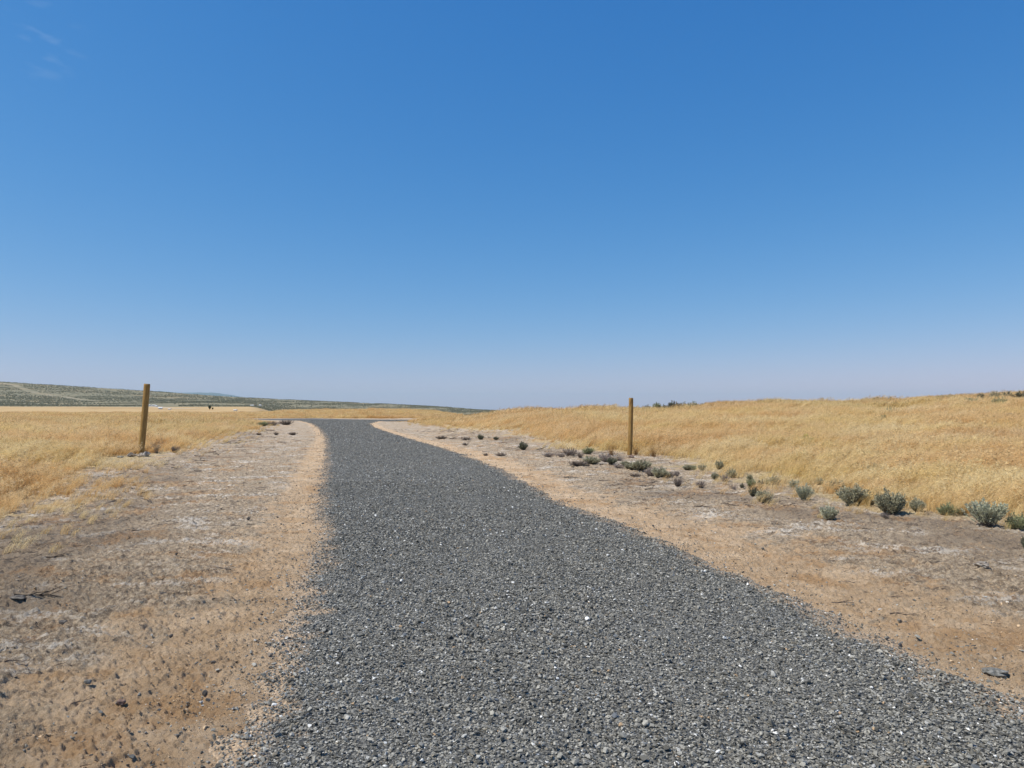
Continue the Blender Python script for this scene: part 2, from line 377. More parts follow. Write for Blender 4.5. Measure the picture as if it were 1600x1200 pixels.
# ------------------------------------------------------------------ ground sheet (finer near the road head, out past the horizon)
ang = np.concatenate([np.radians(np.linspace(-180, -52, 90)), np.radians(np.linspace(-51.5, 51.5, 1180)), np.radians(np.linspace(52, 179, 90))])
rad = np.concatenate([np.geomspace(.35, 2.4, 34), np.geomspace(2.43, 9, 620), np.geomspace(9.03, 26, 330), np.geomspace(26.4, 320, 300), np.geomspace(325, 3200, 190), np.geomspace(3300, 38500, 40)])
A, Rd = np.meshgrid(ang, rad); X = (np.sin(A)*Rd).ravel(); Y = (np.cos(A)*Rd).ravel()
rd = road_d(X, Y); en = edge_noise(X, Y); gd = grass_d(X, Y)
Zg = H(X, Y) - .07*sst(.15, -.25, rd+en)
nr, na = A.shape
ii = np.arange((nr-1)*na).reshape(nr-1, na)
q = np.stack([ii, np.roll(ii, -1, 1), np.roll(ii, -1, 1)+na, ii+na], -1).reshape(-1, 4)
q = q[:, ::-1]
V = np.stack([X, Y, Zg], 1); V = np.vstack([V, [[0, 0, float(Zg[:na].mean())]]])
ground = mesh_np('ground', V, q, M['ground'])
bmv = len(V)-1                       # close the small hole under the viewer
bm = bmesh.new(); bm.from_mesh(ground.data); bm.verts.ensure_lookup_table()
for i in range(na): bm.faces.new((bm.verts[i], bm.verts[(i+1) % na], bm.verts[bmv])).smooth = True
bmesh.ops.recalc_face_normals(bm, faces=bm.faces[-na:])
bm.to_mesh(ground.data); bm.free()
def ext1(a, v): return np.append(a, v)
sandy = ext1(sst(np.where(X>-1.4-.22*Y+1.0, 2.8, 1.7)*(1-.4*sst(18, 40, Y)), .1, rd)*(1-.55*sst(9, 16, Y)*sst(.5, 1.2, rd)) , 1)
sandy = np.clip(sandy + ext1(.34*sst(6.5, 4.2, np.hypot(X, Y-1)),0), 0, 1)
grassy = ext1(sst(.1, 2.6, gd+(fbm(X*1.7, Y*1.7, 3, 61)-.5)*2.5), 0)
tn = (fbm(X/90, Y/300, 3, 77)-.5)
sage_m = ext1(sst(700, 760, Y+tn*260)*sst(-.05,.02,-X/np.maximum(Y,1)+.6), 0)
tan_m = ext1(sst(235, 330, Y+tn*120), 0)
def blob(x0, y0, a, b): return np.exp(-(((X-x0)/a)**2 + ((Y-y0)/b)**2))
c0 = hit(395, 636.5); clear_ = ext1(np.clip(blob(c0[0], c0[1], 75, 45)*1.6 + blob(c0[0]+60, c0[1]+10, 90, 25), 0, 1), 0)
TR = [hit(*p)[:2] for p in [(0,598.5),(22,602),(38,608),(52,613),(75,617),(100,620),(125,624),(150,627)]]
TR2 = [hit(*p)[:2] for p in [(210,633.6),(232,634.2),(262,637.5),(300,638.5)]]
trk = np.maximum(sst(14, 5, seg_dist(X, Y+ (vn(X/30, Y/30, 3)-.5)*12, TR))*.45*sst(.35,.6,fbm(X/60, Y/60, 3, 19)), sst(9, 3, seg_dist(X, Y, TR2))*.8)
litter = ext1(sst(-1.9, -.7, gd)*sst(.9, -.1, gd)*np.clip(.35+ (fbm(X*.8, Y*.8, 3, 55)-.5)*3, 0, 1)*(1-sst(45, 70, Y)), 0)
sage_m = sage_m*(1-clear_*.9)
def colattr(me, name, r, g, b):
    a = me.color_attributes.new(name, 'FLOAT_COLOR', 'POINT')
    a.data.foreach_set('color', np.stack([r, g, b, np.ones_like(r)], 1).astype(np.float32).ravel())
colattr(ground.data, 'zone', sandy, grassy, sage_m)
colattr(ground.data, 'zone2', ext1(trk, 0), litter, tan_m)
tag(ground, 'dry tan and grey soil with white crust, spreading to the far slopes', 'ground', kind='structure')

# ------------------------------------------------------------------ gravel road
def strip(Lp, Rp, n, m, over):
    """quads between two edge polylines, pushed out on both sides by over"""
    Lp, Rp = np.asarray(Lp), np.asarray(Rp); u = np.linspace(-over, 1+over, m)
    P = Lp[:, None, :]*(1-u)[None, :, None] + Rp[:, None, :]*u[None, :, None]
    x, y = P[..., 0].ravel(), P[..., 1].ravel()
    f = np.arange((n-1)*m).reshape(n-1, m)[:, :-1]
    return x, y, np.stack([f, f+1, f+1+m, f+m], -1).reshape(-1, 4)
ys = np.concatenate([np.linspace(-28, 1.5, 60), np.geomspace(1.6, 30, 520), np.geomspace(30.2, 111, 140)])
L_ = np.stack([np.interp(ys, ly, lx), ys], 1); R_ = np.stack([np.interp(ys, ry, rx), ys], 1)
x1, y1, f1 = strip(L_, R_, len(ys), 150, .16); z1 = road_top(x1, y1)
seg = np.linspace(0, 1, 240); cx = np.interp(seg*5, range(6), CROSS[:, 0]); cy = np.interp(seg*5, range(6), CROSS[:, 1])
dx, dy = np.gradient(cx), np.gradient(cy); nn = np.hypot(dx, dy); nx_, ny_ = -dy/nn, dx/nn
x2, y2, f2 = strip(np.stack([cx+nx_*CROSS_HW, cy+ny_*CROSS_HW], 1), np.stack([cx-nx_*CROSS_HW, cy-ny_*CROSS_HW], 1), 240, 60, .1)
z2 = road_top(x2, y2) - .006
rv = np.vstack([np.stack([x1, y1, z1], 1), np.stack([x2, y2, z2], 1)])
road = mesh_np('road', rv, np.vstack([f1, f2+len(x1)]), M['road'])
ea = road.data.attributes.new('edge', 'FLOAT', 'POINT')
ea.data.foreach_set('value', sst(-.55, .05, road_d(rv[:, 0], rv[:, 1])+edge_noise(rv[:, 0], rv[:, 1])).astype(np.float32))
tag(road, 'dark grey gravel road running ahead and bearing left to a junction', 'road', kind='structure')

# ------------------------------------------------------------------ scatter by geometry nodes (only for uncountable stuff)
def scatter(name, variants, pts, rot, scl, idx, label, cat):
    """pts (n,3), rot (n,3) euler, scl (n,), idx (n,)"""
    me = bpy.data.meshes.new(name); me.vertices.add(len(pts)); me.vertices.foreach_set('co', np.asarray(pts, np.float32).ravel())
    a = me.attributes.new('s_rot', 'FLOAT_VECTOR', 'POINT'); a.data.foreach_set('vector', np.asarray(rot, np.float32).ravel())
    a = me.attributes.new('s_scl', 'FLOAT_VECTOR', 'POINT'); scl = np.asarray(scl, np.float32)
    if scl.ndim == 1: scl = np.repeat(scl[:, None], 3, 1)
    a.data.foreach_set('vector', scl.ravel())
    a = me.attributes.new('s_idx', 'INT', 'POINT'); a.data.foreach_set('value', np.asarray(idx, np.int32))
    o = bpy.data.objects.new(name, me); COL.objects.link(o)
    vc = bpy.data.collections.new(name+'_shapes')
    for v in variants: vc.objects.link(v)
    ng = bpy.data.node_groups.new(name, 'GeometryNodeTree')
    ng.interface.new_socket('Geometry', in_out='INPUT', socket_type='NodeSocketGeometry')
    ng.interface.new_socket('Geometry', in_out='OUTPUT', socket_type='NodeSocketGeometry')
    gi = ng.nodes.new('NodeGroupInput'); go = ng.nodes.new('NodeGroupOutput')
    ci = ng.nodes.new('GeometryNodeCollectionInfo'); ci.inputs['Collection'].default_value = vc
    ci.inputs['Separate Children'].default_value = True; ci.inputs['Reset Children'].default_value = True
    ip = ng.nodes.new('GeometryNodeInstanceOnPoints'); ip.inputs['Pick Instance'].default_value = True
    def na_(nm, dt):
        q = ng.nodes.new('GeometryNodeInputNamedAttribute'); q.data_type = dt; q.inputs['Name'].default_value = nm; return q.outputs[0]
    L = ng.links.new
    L(gi.outputs[0], ip.inputs['Points']); L(ci.outputs[0], ip.inputs['Instance'])
    L(na_('s_idx', 'INT'), ip.inputs['Instance Index']); L(na_('s_rot', 'FLOAT_VECTOR'), ip.inputs['Rotation']); L(na_('s_scl', 'FLOAT_VECTOR'), ip.inputs['Scale'])
    L(ip.outputs[0], go.inputs[0])
    md = o.modifiers.new('scatter', 'NODES'); md.node_group = ng
    return tag(o, label, cat, kind='stuff')
def hull_stone(seed, n=11, flat=.62, jag=.35):
    rs = random.Random(seed); bm = bmesh.new()
    for _ in range(n):
        v = Vector((rs.gauss(0, 1), rs.gauss(0, 1), rs.gauss(0, 1))).normalized()*(.5*(1-rs.random()*jag))
        bm.verts.new((v.x*1.15, v.y*.85, v.z*flat))
    bmesh.ops.convex_hull(bm, input=bm.verts)
    bmesh.ops.delete(bm, geom=[v for v in bm.verts if not v.link_faces], context='VERTS')
    return bm
def variants(name, n, fn, mat): return [bm_obj(name, fn(i), mat, link=False) for i in range(n)]

def in_view(x, y, m=1.12): return (np.abs(x) < .70*m*y + 1.0)
# crushed stone
P = []; Sc = []
for y0, y1_, dens, s0, lim in [(2.4, 5, 9500, .60, 0), (5, 9, 6600, .66, 0), (9, 16, 3600, .80, 0), (16, 34, 1400, 1.0, 0), (34, 62, 260, 2.0, 0), (62, 112, 80, 2.8, 0)]:
    xa, xb = min(np.interp(y0, ly, lx), np.interp(y1_, ly, lx))-2, max(np.interp(y0, ry, rx), np.interp(y1_, ry, rx))+2
    n = int((xb-xa)*(y1_-y0)*dens); x = rng.uniform(xa, xb, n); y = rng.uniform(y0, y1_, n)
    d = road_d(x, y) + edge_noise(x, y)*1.1
    pk = sst(.12, -.22, d)*.90 + .10*np.exp(-np.clip(d, 0, 9)/.40)*(d > -.1) + .004
    dust = fbm(x*1.6, y*1.6, 4, 101, .6); pk = pk*np.where((d < 0), 1-.50*sst(.50, .62, dust)*sst(-1.0, -.1, d)*sst(8, 4, y), 1)
    k = (rng.random(n) < pk) & in_view(x, y) & (np.abs(x) < 60)
    x, y = x[k], y[k]; big = fbm(x*.7, y*.7, 2, 33)
    s = s0*.0155*np.exp(rng.normal(0, .46, len(x)))*(.8+.5*big); s = np.clip(s, .005, .036*max(1, s0*.7))
    P.append(np.stack([x, y, surf(x, y)+s*rng.uniform(-.25, .60, len(x))*(.5+.5*(y < 16))], 1)); Sc.append(s)
P = np.vstack(P); Sc = np.concatenate(Sc)*1.25; n = len(P); print('stones', n)
scatter('gravel', variants('stone', 14, lambda i: hull_stone(i, 9+i % 5, .55+.03*(i % 6)), M['stone']), P,
        np.stack([rng.normal(0, .35, n), rng.normal(0, .35, n), rng.uniform(0, 6.28, n)], 1), Sc, rng.integers(0, 14, n),
        'loose crushed grey stone covering the road, with a few white chips', 'gravel')
# soil crumbs
P = []; Sc = []
for y0, y1_, dens, s0 in [(2.4, 5.5, 7500, .62), (5.5, 10, 3600, .8), (10, 20, 900, 1.2), (20, 45, 90, 2.2)]:
    n = int(1.7*.8*y1_*(y1_-y0)*dens); x = rng.uniform(-.82*y1_, .82*y1_, n); y = rng.uniform(y0, y1_, n)
    d = road_d(x, y)+edge_noise(x, y); cl = fbm(x*2, y*2, 3, 130)
    k = (d > .02) & in_view(x, y) & (rng.random(n) < .12+1.0*sst(.42, .66, cl)) & (grass_d(x, y) < 1.0)
    x, y = x[k], y[k]; s = s0*.0075*np.exp(rng.normal(0, .5, len(x))); s = np.clip(s, .003, .045)
    P.append(np.stack([x, y, surf(x, y)+s*.12], 1)); Sc.append(s)
P = np.vstack(P); Sc = np.concatenate(Sc)*1.2; n = len(P); print('clods', n)
scatter('soil_crumbs', variants('clod', 8, lambda i: hull_stone(50+i, 12, .6, .5), M['clod']), P,
        np.stack([rng.normal(0, .4, n), rng.normal(0, .4, n), rng.uniform(0, 6.28, n)], 1), Sc, rng.integers(0, 8, n),
        'small soil crumbs and pebbles strewn over the bare verges', 'soil crumbs')
# dead twigs and stalk litter
def twig(i):
    rs = random.Random(i); bm = bmesh.new()
    def run(p, d, L, r, dep):
        n = 4; prev = None
        for j in range(n+1):
            t = j/n; q = p + d*L*t + Vector((rs.gauss(0, .04), rs.gauss(0, .04), abs(rs.gauss(0, .02))))*L*(j > 0)
            rr = r*(1-.7*t); ring = [bm.verts.new(q+Vector((0, math.cos(a)*rr, math.sin(a)*rr)) if abs(d.x) > .5 else q+Vector((math.cos(a)*rr, 0, math.sin(a)*rr))) for a in (0, 2.1, 4.2)]
            if prev:
                for m in range(3): bm.faces.new((prev[m], prev[(m+1) % 3], ring[(m+1) % 3], ring[m]))
            prev = ring
            if dep and j in (1, 2, 3) and rs.random() < .7:
                a = rs.uniform(-1, 1); run(q, Vector((math.cos(a)*d.x-math.sin(a)*d.y, math.sin(a)*d.x+math.cos(a)*d.y, .25)), L*.45, rr*.7, dep-1)
    run(Vector((-.5, 0, .02)), Vector((1, 0, 0)), 1., .03, 1); return bm
P = []; Sc = []
for y0, y1_, dens, s0 in [(2.4, 6, 60, .05), (6, 12, 60, .07), (12, 26, 26, .11), (26, 60, 6, .18)]:
    n = int(1.7*.8*y1_*(y1_-y0)*dens); x = rng.uniform(-.82*y1_, .82*y1_, n); y = rng.uniform(y0, y1_, n)
    d = road_d(x, y); gd_ = grass_d(x, y); cl = fbm(x*.9, y*.9, 3, 150)
    k = (d > .15) & in_view(x, y) & (rng.random(n) < .06+.5*sst(.48, .65, cl)*sst(.4, 2, d)+.8*sst(-1.8, -.4, gd_)) & (gd_ < .6)
    x, y = x[k], y[k]; s = s0*np.exp(rng.normal(0, .5, len(x)))
    P.append(np.stack([x, y, surf(x, y)+.004], 1)); Sc.append(s)
P = np.vstack(P); Sc = np.concatenate(Sc); n = len(P); print('twigs', n)
scatter('twig_litter', variants('twig', 8, twig, M['twig']), P, np.stack([rng.normal(0, .1, n), rng.normal(0, .1, n), rng.uniform(0, 6.28, n)], 1), Sc,
        rng.integers(0, 8, n), 'scattered dead twigs and dry stalks lying on the bare verges', 'twigs')

# grass tufts
def blades(seed, n, radius, h, wid, lean, heads, spread=.25, segs=3, hv=.3, up=None, clump=True):
    """numpy tuft of curved tapering blades (leaning down-wind to +x), with drooping seed heads; returns verts, quads, tip"""
    r = np.random.default_rng(seed); V = []; Fc = []; T = []
    for b in range(n):
        a = r.uniform(0, 6.28); rr = radius*math.sqrt(r.random()); bx, by = rr*math.cos(a), rr*math.sin(a)
        if b % 4 and clump: bx, by = cb[0]+r.normal(0, .012), cb[1]+r.normal(0, .012)
        else: cb = (bx, by); bt = 2.*r.integers(0, 4); cln = r.normal(0, spread); cly = r.normal(0, spread)
        hh = h*np.clip(1+r.normal(0, hv), .3, 1.5); ln = lean + (cln if clump else 0)+ r.normal(0, spread*(.4 if clump else 1)); ly_ = (cly if clump else 0)+r.normal(0, spread*(.4 if clump else 1))
        if up is not None: ln = math.cos(a)*up*(rr/radius)+r.normal(0, .1); ly_ = math.sin(a)*up*(rr/radius)+r.normal(0, .1)
        fa = r.uniform(0, 3.14); wx, wy = math.cos(fa)*wid/2, math.sin(fa)*wid/2; i0 = len(V)
        for s in range(segs+1):
            t = s/segs; px = bx + hh*(ln*t*t); py = by + hh*(ly_*t*t); pz = hh*(t - .22*abs(ln)*t*t) - .02*(s == 0)
            w_ = 1-.75*t
            V += [(px-wx*w_, py-wy*w_, pz), (px+wx*w_, py+wy*w_, pz)]; T += [t*.7+bt, t*.7+bt]
        for s in range(segs): k = i0+2*s; Fc.append((k, k+1, k+3, k+2))
        if r.random() < heads:
            tip = np.array([px, py, pz]); L = h*.16*r.uniform(.6, 1.4)
            for q_ in range(5):
                dr = np.array([.55+r.normal(0, .5), r.normal(0, .5), r.uniform(-.9, .5)]); dr /= np.linalg.norm(dr)
                sd_ = np.cross(dr, [r.normal(), r.normal(), r.normal()]); sd_ = sd_/np.linalg.norm(sd_)*wid*1.1
                p0 = tip - np.array([ln*.3, 0, 1.])*L*.25*q_; p1 = p0+dr*L*.8; pm = (p0+p1)/2; k = len(V)
                V += [tuple(p0), tuple(pm+sd_), tuple(p1), tuple(pm-sd_)]; T += [1+bt]*4; Fc.append((k, k+1, k+2, k+3))
    return np.array(V), np.array(Fc), np.array(T, np.float32)
def tuft_obj(name, data, mat, parent=None, link=False):
    V, Fc, T = data; o = mesh_np(name, V, Fc, mat, parent, smooth=False, link=link)
    a = o.data.attributes.new('tip', 'FLOAT', 'POINT')
    if len(o.data.vertices) == len(T): a.data.foreach_set('value', T)
    return o
CLEAR = []
for px_, py_, ra, rb in [(217, 712, 1.0, 5.0), (262, 716, 1.1, 2.5), (986, 716, .75, 4.0), (1040, 722, 1.2, 1.5), (1581, 655, .9, 5), (1517, 636, .8, 7), (1561, 636, .9, 7), (1480, 630, 1.3, 6), (1554, 630, .6, 5), (1592, 630, .9, 6), (1572, 630, .6, 5),
                         (1257, 697, .6, 2.5), (1020, 644, .9, 7), (1055, 643, 1.2, 7), (1080, 640, .9, 6), (379, 666, 1.2, 7), (1370, 631, .6, 5), (1392, 631, .6, 5)]:
    q_ = hit(px_, py_); CLEAR.append((q_[0]*1.0, q_[1]-rb*.45, ra, rb))
def place_grass(bands, seed):
    r = np.random.default_rng(seed); P = []; Sc = []
    for y0, y1_, dens, sc in bands:
        n = int(1.7*y1_*(y1_-y0)*dens); x = r.uniform(-.85*y1_-1, .85*y1_+1, n); y = r.uniform(y0, y1_, n)
        g = grass_d(x, y); fl = fbm(x*.35, y*.35, 3, 160); thin = .10+.90*sst(-.3, 3.4, g + (fbm(x*1.5, y*1.5, 2, 170)-.5)*1.5)
        # thin strip among the sagebrush on the right
        onr = (x > 0) & (y < 20) & (y > 4); thin = np.where(onr, thin*(.45+.55*sst(.5, 4.0, g)), thin)
        thin = thin*(1-.55*sst(.60, .72, fbm(x*.7, y*.5, 3, 222)))
        for (bx_, by_, ra, rb) in CLEAR: thin = thin*sst(.55, 1.5, np.hypot((x-bx_)/ra, (y-by_)/rb)+(vn(x*4, y*4, 5)-.5)*.3)
        k = in_view(x, y, 1.18) & (r.random(n) < thin) & (g > -.7) & (road_d(x, y) > .4)
        # nothing grows out in front of the right-hand ridge's far side
        k &= ~((x/y > .02) & (y > 125)) & ~((x/y > -.28) & (y > 285))
        x, y, g, fl = x[k], y[k], g[k], fl[k]
        s = sc*(.42+.85*fl)*(.30+.70*sst(-.3, 4.0, g))*r.uniform(.75, 1.25, len(x))
        tall = sst(.58, .74, fbm(x/11, y/5, 3, 180)); s = s*(1+.45*tall*sst(40, 60, y))
        P.append(np.stack([x, y, H(x, y)], 1)); Sc.append(s)
    return np.vstack(P), np.concatenate(Sc)
P, Sc = place_grass([(6, 16, 30, 1.0), (16, 30, 17, 1.0), (30, 60, 8, 1.06)], 1)
n = len(P); print('tufts', n)
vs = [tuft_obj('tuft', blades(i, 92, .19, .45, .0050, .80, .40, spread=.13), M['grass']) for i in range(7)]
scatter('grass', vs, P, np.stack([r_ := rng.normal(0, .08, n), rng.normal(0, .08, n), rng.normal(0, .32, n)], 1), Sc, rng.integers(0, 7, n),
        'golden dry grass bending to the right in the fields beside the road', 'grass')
P, Sc = place_grass([(58, 95, 3.2, 1.0), (95, 150, 1.5, 1.0), (150, 290, .75, 1.05)], 2)
n = len(P); print('far tufts', n)
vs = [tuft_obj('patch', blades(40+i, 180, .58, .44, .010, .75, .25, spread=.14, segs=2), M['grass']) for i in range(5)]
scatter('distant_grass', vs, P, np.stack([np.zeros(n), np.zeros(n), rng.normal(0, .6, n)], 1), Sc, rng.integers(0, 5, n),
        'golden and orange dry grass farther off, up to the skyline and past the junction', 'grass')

# ------------------------------------------------------------------ shrubs: one builder per kind, then copies
def shrub_mesh(seed, stems, leaves, upright, leaf, droop=0.):
    """unit shrub, about 1 wide and 1 high: returns (stem verts, faces), (leaf verts, faces)"""
    r = np.random.default_rng(seed); SV = []; SF = []; LV = []; LF = []
    lob = r.uniform(0, 6.28, 3)
    for s in range(stems):
        a = r.uniform(0, 6.28); q_ = math.sqrt(r.random()); el = math.pi/2 - q_*(1.42-upright*.45)
        reach = .5*(.72+.36*math.sin(a*2+lob[0])*.5+.25*r.random())
        ht = (.60+.42*r.random())*(.30+.70*math.sin(el)**.8) * (1+.12*math.sin(a*3+lob[1]))
        q_ = q_**.75; tip = np.array([math.cos(a)*q_*reach*1.08, math.sin(a)*q_*reach*1.08, ht]); base = np.array([r.normal(0, .07), r.normal(0, .07), -.03])
        mid = base*.5+tip*.5 + np.array([math.cos(a)*.09*q_, math.sin(a)*.09*q_, -.05])
        pts = [(1-t)**2*base+2*t*(1-t)*mid+t*t*tip for t in np.linspace(0, 1, 5)]
        i0 = len(SV); rr = .014
        for j, p in enumerate(pts):
            w_ = rr*(1-.75*j/4)
            for m in range(3): SV.append(p+np.array([math.cos(m*2.1)*w_, math.sin(m*2.1)*w_, 0]))
        for j in range(4):
            for m in range(3): SF.append((i0+j*3+m, i0+j*3+(m+1) % 3, i0+j*3+3+(m+1) % 3, i0+j*3+3+m))
        for l in range(leaves):
            t = r.uniform(.10, 1)**.75; p = (1-t)**2*base+2*t*(1-t)*mid+t*t*tip + r.normal(0, .020, 3)
            d = (tip-base); d = d/np.linalg.norm(d)*(.5+upright) + r.normal(0, .42, 3); d /= np.linalg.norm(d)
            sd_ = np.cross(d, r.normal(0, 1, 3)); sd_ /= np.linalg.norm(sd_)
            L = leaf*r.uniform(.6, 1.4); wv = L*.26; k = len(LV)
            LV += [p, p+d*L*.5+sd_*wv, p+d*L, p+d*L*.5-sd_*wv]; LF.append((k, k+1, k+2, k+3))
    return (SV, SF), (LV, LF)
SH = {}
def shrub_proto(kind, i):
    if (kind, i) in SH: return SH[(kind, i)]
    K = dict(sage=(120, 44, .5, .062), pale=(90, 34, .9, .075), upright=(110, 40, 1.5, .07), green=(80, 34, .5, .07), mauve=(60, 20, .5, .065),
             dark=(80, 30, .3, .08), lime=(80, 32, .5, .08), char=(70, 14, .2, .07), twiggy=(110, 7, 1.0, .05))[kind]
    (sv_, sf), (lv, lf) = shrub_mesh(hash((len(kind)*31+ord(kind[0]))*7+i) % 9999, *K)
    lm = dict(sage='sage', pale='pale', upright='pale', green='green', mauve='mauve', dark='dark', lime='lime', char='char', twiggy='mauve')[kind]
    a = mesh_np('stems', sv_, sf, M['stem'], link=False).data; b = mesh_np('foliage', lv, lf, M[lm], smooth=False, link=False).data
    SH[(kind, i)] = (a, b); return a, b
_cnt = {}
def shrub(px, py, wpx, hpx, kind, label, cat='shrub', group='sagebrush along the verges', name='sagebrush', grow=0):
    if 840 < px < 1082 and py > 700: wpx *= 1.4; hpx *= .95
    x, y, z = hit(px, py); s = y/F_PX
    _cnt[kind] = _cnt.get(kind, 0)+1; a, b = shrub_proto(kind, _cnt[kind] % 3)
    ro = bpy.data.objects.new(name, None); COL.objects.link(ro); ro.empty_display_size = .1
    y += wpx*s*.35; x *= 1+wpx*s*.35/max(y, 1)
    z = float(surf(np.array([x]), np.array([y]))[0])
    ro.location = (x, y, z); ro.rotation_euler = (0, 0, random.uniform(0, 6.28)); ro.scale = (wpx*s*1.12, wpx*s*1.18, (hpx+grow)*s*1.12)
    for nm, me in (('stems', a), ('foliage', b)):
        o = bpy.data.objects.new(nm, me); COL.objects.link(o); o.parent = ro
    return tag(ro, label, cat, group)
G1 = 'sagebrush between the right verge and the grass'
for r_ in [
 (1331,792,42,31,'sage','large rounded grey sagebrush left of its equally large neighbour on the right verge'),
 (1388,805,46,35,'sage','largest dense grey-green sagebrush, standing between two others at the grass edge on the right'),
 (1431,801,24,19,'sage','small fan-shaped sagebrush just right of the largest dense one'),
 (1477,806,24,19,'green','straw-filled thin sagebrush halfway between the small fan-shaped one and the tall pale brush'),
 (1537,826,50,33,'upright','broad pale blue-green sagebrush with upright shoots at the right verge'),
 (1586,829,36,26,'green','greener low sagebrush at the right picture edge beside the broad pale one'),
 (1603,862,22,27,'dark','dark sagebrush cut by the right picture edge, nearest of all'),
 (1592,793,28,18,'sage','grey sagebrush in the grass at the right picture edge'),
 (1516,788,20,18,'pale','pale little sagebrush leaning in the grass behind the broad pale one'),
 (1332,748,28,22,'sage','sagebrush with raised top, left of the pair standing back in the golden grass'),
 (1367,750,32,22,'sage','right-slanting sagebrush, right of the pair standing back in the golden grass'),
 (1306,769,26,19,'sage','loose sagebrush just behind and left of the large rounded one'),
 (1431,773,16,12,'pale','tiny sagebrush in grass, left of two behind the fan-shaped one'),
 (1453,774,14,12,'green','tiny straw-green sagebrush in grass, right of two behind the fan-shaped one'),
 (1380,809,14,10,'mauve','little withered mauve brush at the foot of the largest sagebrush'),
 (1293,813,26,21,'pale','pale bluish sagebrush alone on the bare crust in front of the others'),
 (1353,804,8,6,'mauve','tiny withered brush on bare soil between the two large sagebrushes'),
 (1356,792,14,12,'sage','small sagebrush touching the right side of the large rounded one'),
 (1497,804,14,10,'sage','low grey sprig just left of the broad pale sagebrush'),
 (1255,782,22,23,'upright','upright egg-shaped sagebrush standing free on bare soil'),
 (1192,785,24,19,'sage','round sagebrush, front one of a touching pair on the right verge'),
 (1176,775,14,15,'dark','dark sagebrush, rear one of a touching pair on the right verge'),
 (1172,762,15,13,'green','olive tuft of sagebrush behind the touching pair'),
 (1187,762,11,12,'dark','narrow dark sprig just right of the olive tuft'),
 (1144,765,12,11,'mauve','mauve-grey dwarf brush on bare soil left of the touching pair'),
 (1158,763,7,8,'dark','tiniest dark sprig between the mauve dwarf brush and the touching pair'),
 (1094,762,15,12,'mauve','ragged mauve-grey brush standing left of the row on bare soil'),
 (1116,749,13,11,'sage','small sagebrush left in a group of four at the grass edge'),
 (1131,753,13,12,'mauve','mauve small brush in front within the group of four at the grass edge'),
 (1142,746,14,14,'sage','taller sagebrush at the right within the group of four at the grass edge'),
 (1123,733,14,13,'sage','rearmost bush of the group of four at the grass edge'),
 (1170,749,9,9,'sage','lone tiny sagebrush right of the group of four'),
 (1209,757,16,11,'sage','spreading sagebrush in thin grass behind the round one'),
 (1196,756,8,9,'green','straw-green sprig beside the spreading sagebrush in thin grass'),
 (1239,762,15,12,'pale','faint pale sagebrush in grass left of the upright egg-shaped one'),
 (1266,744,18,13,'sage','sagebrush deep in golden grass behind the upright egg-shaped one'),
 (1279,757,12,10,'pale','faint pale sprig in grass right of the upright egg-shaped one'),
 (1243,735,12,7,'green','half-hidden green sprig in deep grass'),
 (1241,774,8,6,'mauve','mauve speck of brush at the left foot of the egg-shaped sagebrush'),
 (1096,735,12,9,'sage','low sagebrush left behind the group of four'),
 (1083,735,9,8,'green','low olive brush at the left end of the grass-edge row'),
 (919,710,12,12,'green','fresh green little bush at the foot of the grass left of the right post'),
 (857,714,14,8,'mauve','withered brush at the left start of the dark row by the right verge'),
 (876,714,12,8,'mauve','second withered brush in the dark row left of the right post'),
 (890,712,17,14,'twiggy','tall dry twiggy brush in the dark row left of the right post'),
 (906,717,9,7,'twiggy','tiny brown twiggy brush between the dry twiggy one and the post'),
 (902,729,24,9,'char','flat charred brush lying on the verge'),
 (925,726,20,12,'sage','grey-green clump at the left of the dense row below the right post'),
 (946,722,17,14,'mauve','spiky grey brush, tallest in the row left of the right post'),
 (955,726,13,10,'dark','dark brush tucked between spiky grey ones below the right post'),
 (967,721,10,10,'mauve','narrow mauve brush just left of the right post foot'),
 (965,732,13,8,'mauve','low mauve brush in front of the dense row below the right post'),
 (976,728,10,8,'sage','small grey bush straight below the right post'),
 (985,734,17,11,'sage','grey bush below and right of the right post foot'),
 (1001,737,22,16,'sage','bushiest sage green brush of the dense row right of the right post'),
 (1016,744,18,12,'mauve','mauve brush following the bushiest one in the dense row'),
 (994,745,14,7,'char','charred low brush in front of the dense row'),
 (1030,747,19,17,'sage','last big bush of the dense row, black at its foot'),
 (1043,745,10,9,'dark','dark bush behind the last big one of the dense row'),
 (1054,746,13,10,'mauve','mauve end bush of the dense row'),
 (1058,761,13,13,'twiggy','upright grey twiggy brush alone on soil below the dense row'),
 (1074,735,13,9,'sage','sagebrush at the grass edge right of the dense row'),
 (817,703,16,12,'dark','dark green bush at the grass foot midway to the right post'),
 (751,687,9,9,'dark','pointed dark bush at the foot of the bright grass far down the right verge'),
 (775,687,8,5,'dark','small dark bush right of the pointed one far down the right verge'),
 ]: shrub(*r_, group=G1)
